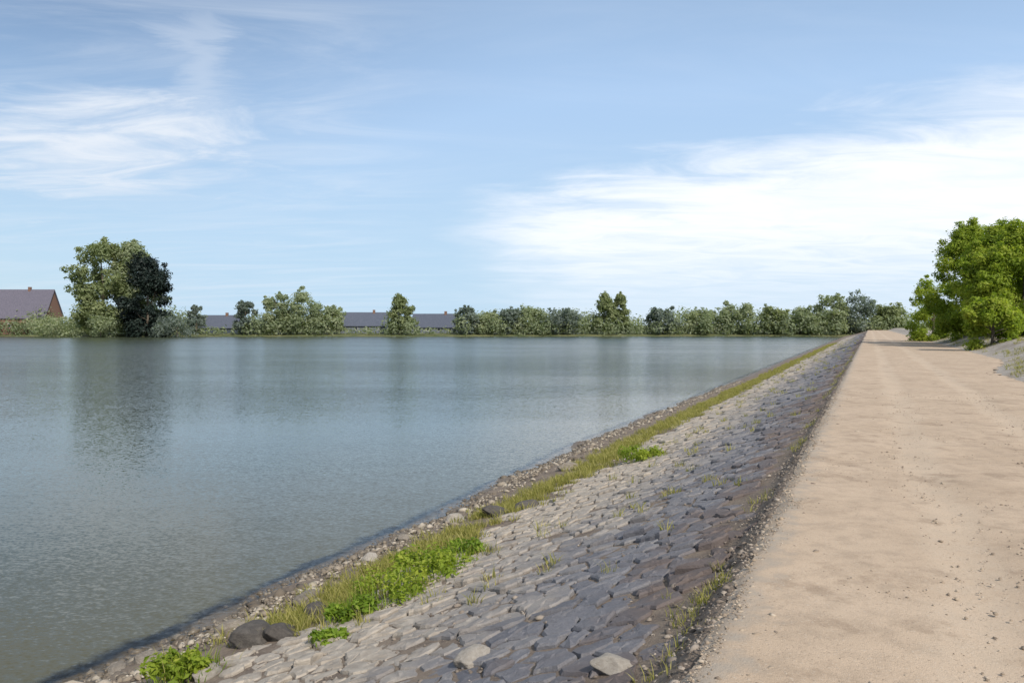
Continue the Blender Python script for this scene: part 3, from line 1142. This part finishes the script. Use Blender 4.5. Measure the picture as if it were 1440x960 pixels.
weeds = [  # picture position of the foot, radius, height, label
    (610, 812, 0.62, 0.36, "largest bright green weed clump by the water's edge"),
    (548, 848, 0.50, 0.42, "dark green weed clump just below the largest bright clump"),
    (496, 872, 0.30, 0.30, "small bright weed at the lower left end of the big clumps"),
    (655, 782, 0.34, 0.26, "olive weed at the upper right end of the big clumps"),
    (262, 958, 0.40, 0.34, "bright weed clump cut by the photo's bottom edge"),
    (462, 905, 0.20, 0.16, "small yellow green tuft below the weed clumps, on the stones"),
    (905, 648, 0.60, 0.40, "green weed in the middle of the grass strip"),
]
for px, py, rad, h, lab in weeds:
    s, p, (x, y, z) = bank_point(px, py)
    o = weed("weed_clump", int(1100 * rad / 0.5), rad, h, random.uniform(0.022, 0.040), random.choice((M_GREEN, M_BUSH)))
    o.location = (x, y, z)
    tag(o, lab, "weed", "green weeds along the waterline")

# ------------------------------------------------------------------ loose rocks along the waterline
def rock_mesh(seed, m):
    import bmesh
    bm = bmesh.new()
    bmesh.ops.create_icosphere(bm, subdivisions=4, radius=1.0)
    r = random.Random(seed)
    planes = []
    for _ in range(9):
        d = Vector((r.gauss(0, 1), r.gauss(0, 1), r.gauss(0, 1))).normalized()
        planes.append((d, r.uniform(0.62, 0.9)))
    for v in bm.verts:
        co = v.co.copy()
        for d, k in planes:
            q = co.dot(d)
            if q > k:
                co -= d * (q - k) * 0.92
        nz = mnoise.fractal(co * 1.6 + Vector((seed, 0, 0)), 1.0, 2.0, 4)
        co *= 1 + 0.10 * nz
        v.co = co
    me = bpy.data.meshes.new("rock")
    bm.to_mesh(me)
    bm.free()
    me.polygons.foreach_set('use_smooth', np.ones(len(me.polygons), dtype=bool))
    me.materials.append(m)
    return me


RM = [rock_mesh(i, M_ROCK) for i in range(4)] + [rock_mesh(i + 10, M_ROCK_PALE) for i in range(3)] + [rock_mesh(i + 20, M_ROCK_DARK) for i in range(2)]
rocks = [
    (357, 905, 0.30, 7, "dark wet boulder at the water's edge near the bottom left"),
    (395, 900, 0.20, 8, "dark brown rock beside the dark wet boulder"),
    (286, 955, 0.16, 4, "pale flat stone beside the weed at the bottom edge"),
    (520, 790, 0.16, 5, "pale rock at the water just left of the largest weed clump"),
    (640, 735, 0.20, 6, "pale tan rock on the water side of the olive weed"),
    (700, 726, 0.26, 8, "dark brown rock in the gap above the weed clumps"),
    (738, 716, 0.22, 7, "smaller dark brown rock right of the gap's rock"),
    (325, 890, 0.17, 1, "grey brown stone left of the dark wet boulder"),
    (430, 850, 0.20, 2, "brown stone in the water left of the small bright weed"),
    (445, 866, 0.18, 7, "dark stone just left of the small bright weed"),
    (570, 760, 0.15, 0, "brown stone at the water above the largest weed clump"),
    (205, 935, 0.18, 3, "brown stone half in the water at the bottom left"),
    (160, 950, 0.15, 1, "leftmost brown stone lying in the shallow water"),
    (800, 660, 0.24, 0, "rusty brown rock where the yellow grass begins"),
    (665, 935, 0.13, 4, "pale loose stone on the grey stones at the bottom"),
    (865, 945, 0.12, 5, "pale loose stone on the grey stones by the path, bottom edge"),
]
for px, py, r_, k, lab in rocks:
    s, p, (x, y, z) = bank_point(px, py)
    z = max(z, WATER - 0.05)
    o = link("rock", RM[k])
    o.location = (x, y, z + r_ * 0.15)
    o.scale = (r_ * random.uniform(0.9, 1.25), r_ * random.uniform(0.8, 1.0), r_ * random.uniform(0.42, 0.62))
    o.rotation_euler = (random.uniform(-0.2, 0.2), random.uniform(-0.2, 0.2), random.uniform(0, 6.28))
    tag(o, lab, "rock", "loose rocks at the water's edge")


# gravel: pebbles on the waterline and on the path
def pebbles(name, pts, size, m, label):
    ico = [(0, 0, 1)] + [(0.9 * math.cos(a), 0.9 * math.sin(a), 0.35) for a in np.arange(5) * 1.2566] + [(0.9 * math.cos(a), 0.9 * math.sin(a), -0.4) for a in np.arange(5) * 1.2566 + 0.63]
    ico = np.array(ico)
    fc = [(0, 1 + i, 1 + (i + 1) % 5) for i in range(5)]
    for i in range(5):
        fc += [(1 + i, 6 + i, 1 + (i + 1) % 5), (1 + (i + 1) % 5, 6 + i, 6 + (i + 1) % 5)]
    fc = np.array(fc)
    n = len(pts)
    a = rng.uniform(0, 6.28, n)
    s = size * np.exp(rng.normal(0, 0.5, n))
    sx, sy, sz = s * rng.uniform(0.8, 1.4, n), s * rng.uniform(0.7, 1.0, n), s * rng.uniform(0.4, 0.7, n)
    base = ico[None] * (1 + 0.18 * rng.normal(size=(n, 11, 1)))
    lx, ly, lz = base[..., 0] * sx[:, None], base[..., 1] * sy[:, None], base[..., 2] * sz[:, None]
    x = lx * np.cos(a)[:, None] - ly * np.sin(a)[:, None] + pts[:, :1]
    y = lx * np.sin(a)[:, None] + ly * np.cos(a)[:, None] + pts[:, 1:2]
    z = lz + pts[:, 2:3] + sz[:, None] * 0.15
    v = np.stack([x, y, z], -1).reshape(-1, 3)
    f = (fc[None] + (np.arange(n) * 11)[:, None, None]).reshape(-1, 3)
    o = new_mesh(name, v, f, m, smooth=True, tint=np.repeat(rng.random(n), 11))
    return tag(o, label, "gravel", kind='stuff')


def make_pebble_mat(name, a, b, c):
    m, n = mat(name)
    tint = n.new('ShaderNodeAttribute', attribute_name='tint').outputs['Fac']
    r = n.new('ShaderNodeValToRGB')
    r.color_ramp.elements[0].color = (*a, 1)
    r.color_ramp.elements[1].color = (*c, 1)
    e = r.color_ramp.elements.new(0.55)
    e.color = (*b, 1)
    n.link(tint, r.inputs[0])
    k = n.noise(n.pos(), 90, 3)
    sz_ = n.new('ShaderNodeSeparateXYZ')
    n.link(n.pos(), sz_.inputs[0])
    wet = n.smooth(sz_.outputs[2], WATER + 0.14, WATER + 0.03)
    c = n.mix(n.smooth(k, 0.3, 0.7, 0, 0.3), r.outputs[0], a)
    c = n.mix(n.math('MULTIPLY', wet, 0.7), c, (0.075, 0.060, 0.042))
    finish(n, c, n.math('SUBTRACT', 0.92, n.math('MULTIPLY', wet, 0.5)), None, 0.3)
    return m


M_PEB = make_pebble_mat("pebble_path", (0.16, 0.125, 0.095), (0.30, 0.235, 0.17), (0.42, 0.355, 0.28))
M_PEB3 = make_pebble_mat("pebble_lip", (0.10, 0.080, 0.065), (0.19, 0.155, 0.125), (0.34, 0.29, 0.24))
M_PEB2 = make_pebble_mat("pebble_shore", (0.09, 0.072, 0.055), (0.23, 0.19, 0.145), (0.42, 0.37, 0.30))
n_ = 15000
s_ = 2 + 20 * rng.random(n_) ** 1.7
p_ = rng.uniform(-3.9, 0.76, n_)
edge_n = rng.random(n_) < 0.35
p_ = np.where(edge_n, P_EDGE - np.abs(rng.normal(0, 0.18, n_)) - 0.03, p_)
x_, y_ = sp(s_, p_)
pebbles("path_gravel", np.stack([x_, y_, np.full(n_, 0.008)], -1), 0.0055, M_PEB, "small loose gravel scattered over the sandy path")
n_ = 7000
s_ = 4 + 50 * rng.random(n_) ** 1.8
p_ = p_water(s_) + rng.normal(-0.35, 0.35, n_)
x_, y_ = sp(s_, p_)
pebbles("shore_gravel", np.stack([x_, y_, slope_z(s_, p_) + 0.02], -1), 0.026, M_PEB2, "brown pebbles and grit along the waterline")


n_ = 3800
s_ = 2 + 30 * rng.random(n_) ** 1.5
p_ = P_EDGE + np.abs(rng.normal(0, 0.22, n_)) - 0.05
x_, y_ = sp(s_, p_)
pebbles("spilled_gravel", np.stack([x_, y_, slope_z(s_, p_) + 0.010], -1), 0.009, M_PEB3, "gravel spilled over the crumbling edge of the path")

n_ = 7000
s_ = 2 + 24 * rng.random(n_) ** 1.4
p_ = rng.uniform(1.0, 5.6, n_)
keep = np.array([mnoise.noise(Vector((a * 0.9, b * 0.9, 3.0))) > -0.05 for a, b in zip(s_, p_)])
s_, p_ = s_[keep], p_[keep]
x_, y_ = sp(s_, p_)
pebbles("joint_grit", np.stack([x_, y_, slope_z(s_, p_) + 0.006], -1), 0.010, M_PEB3, "loose grit lodged in the joints of the stone bank")
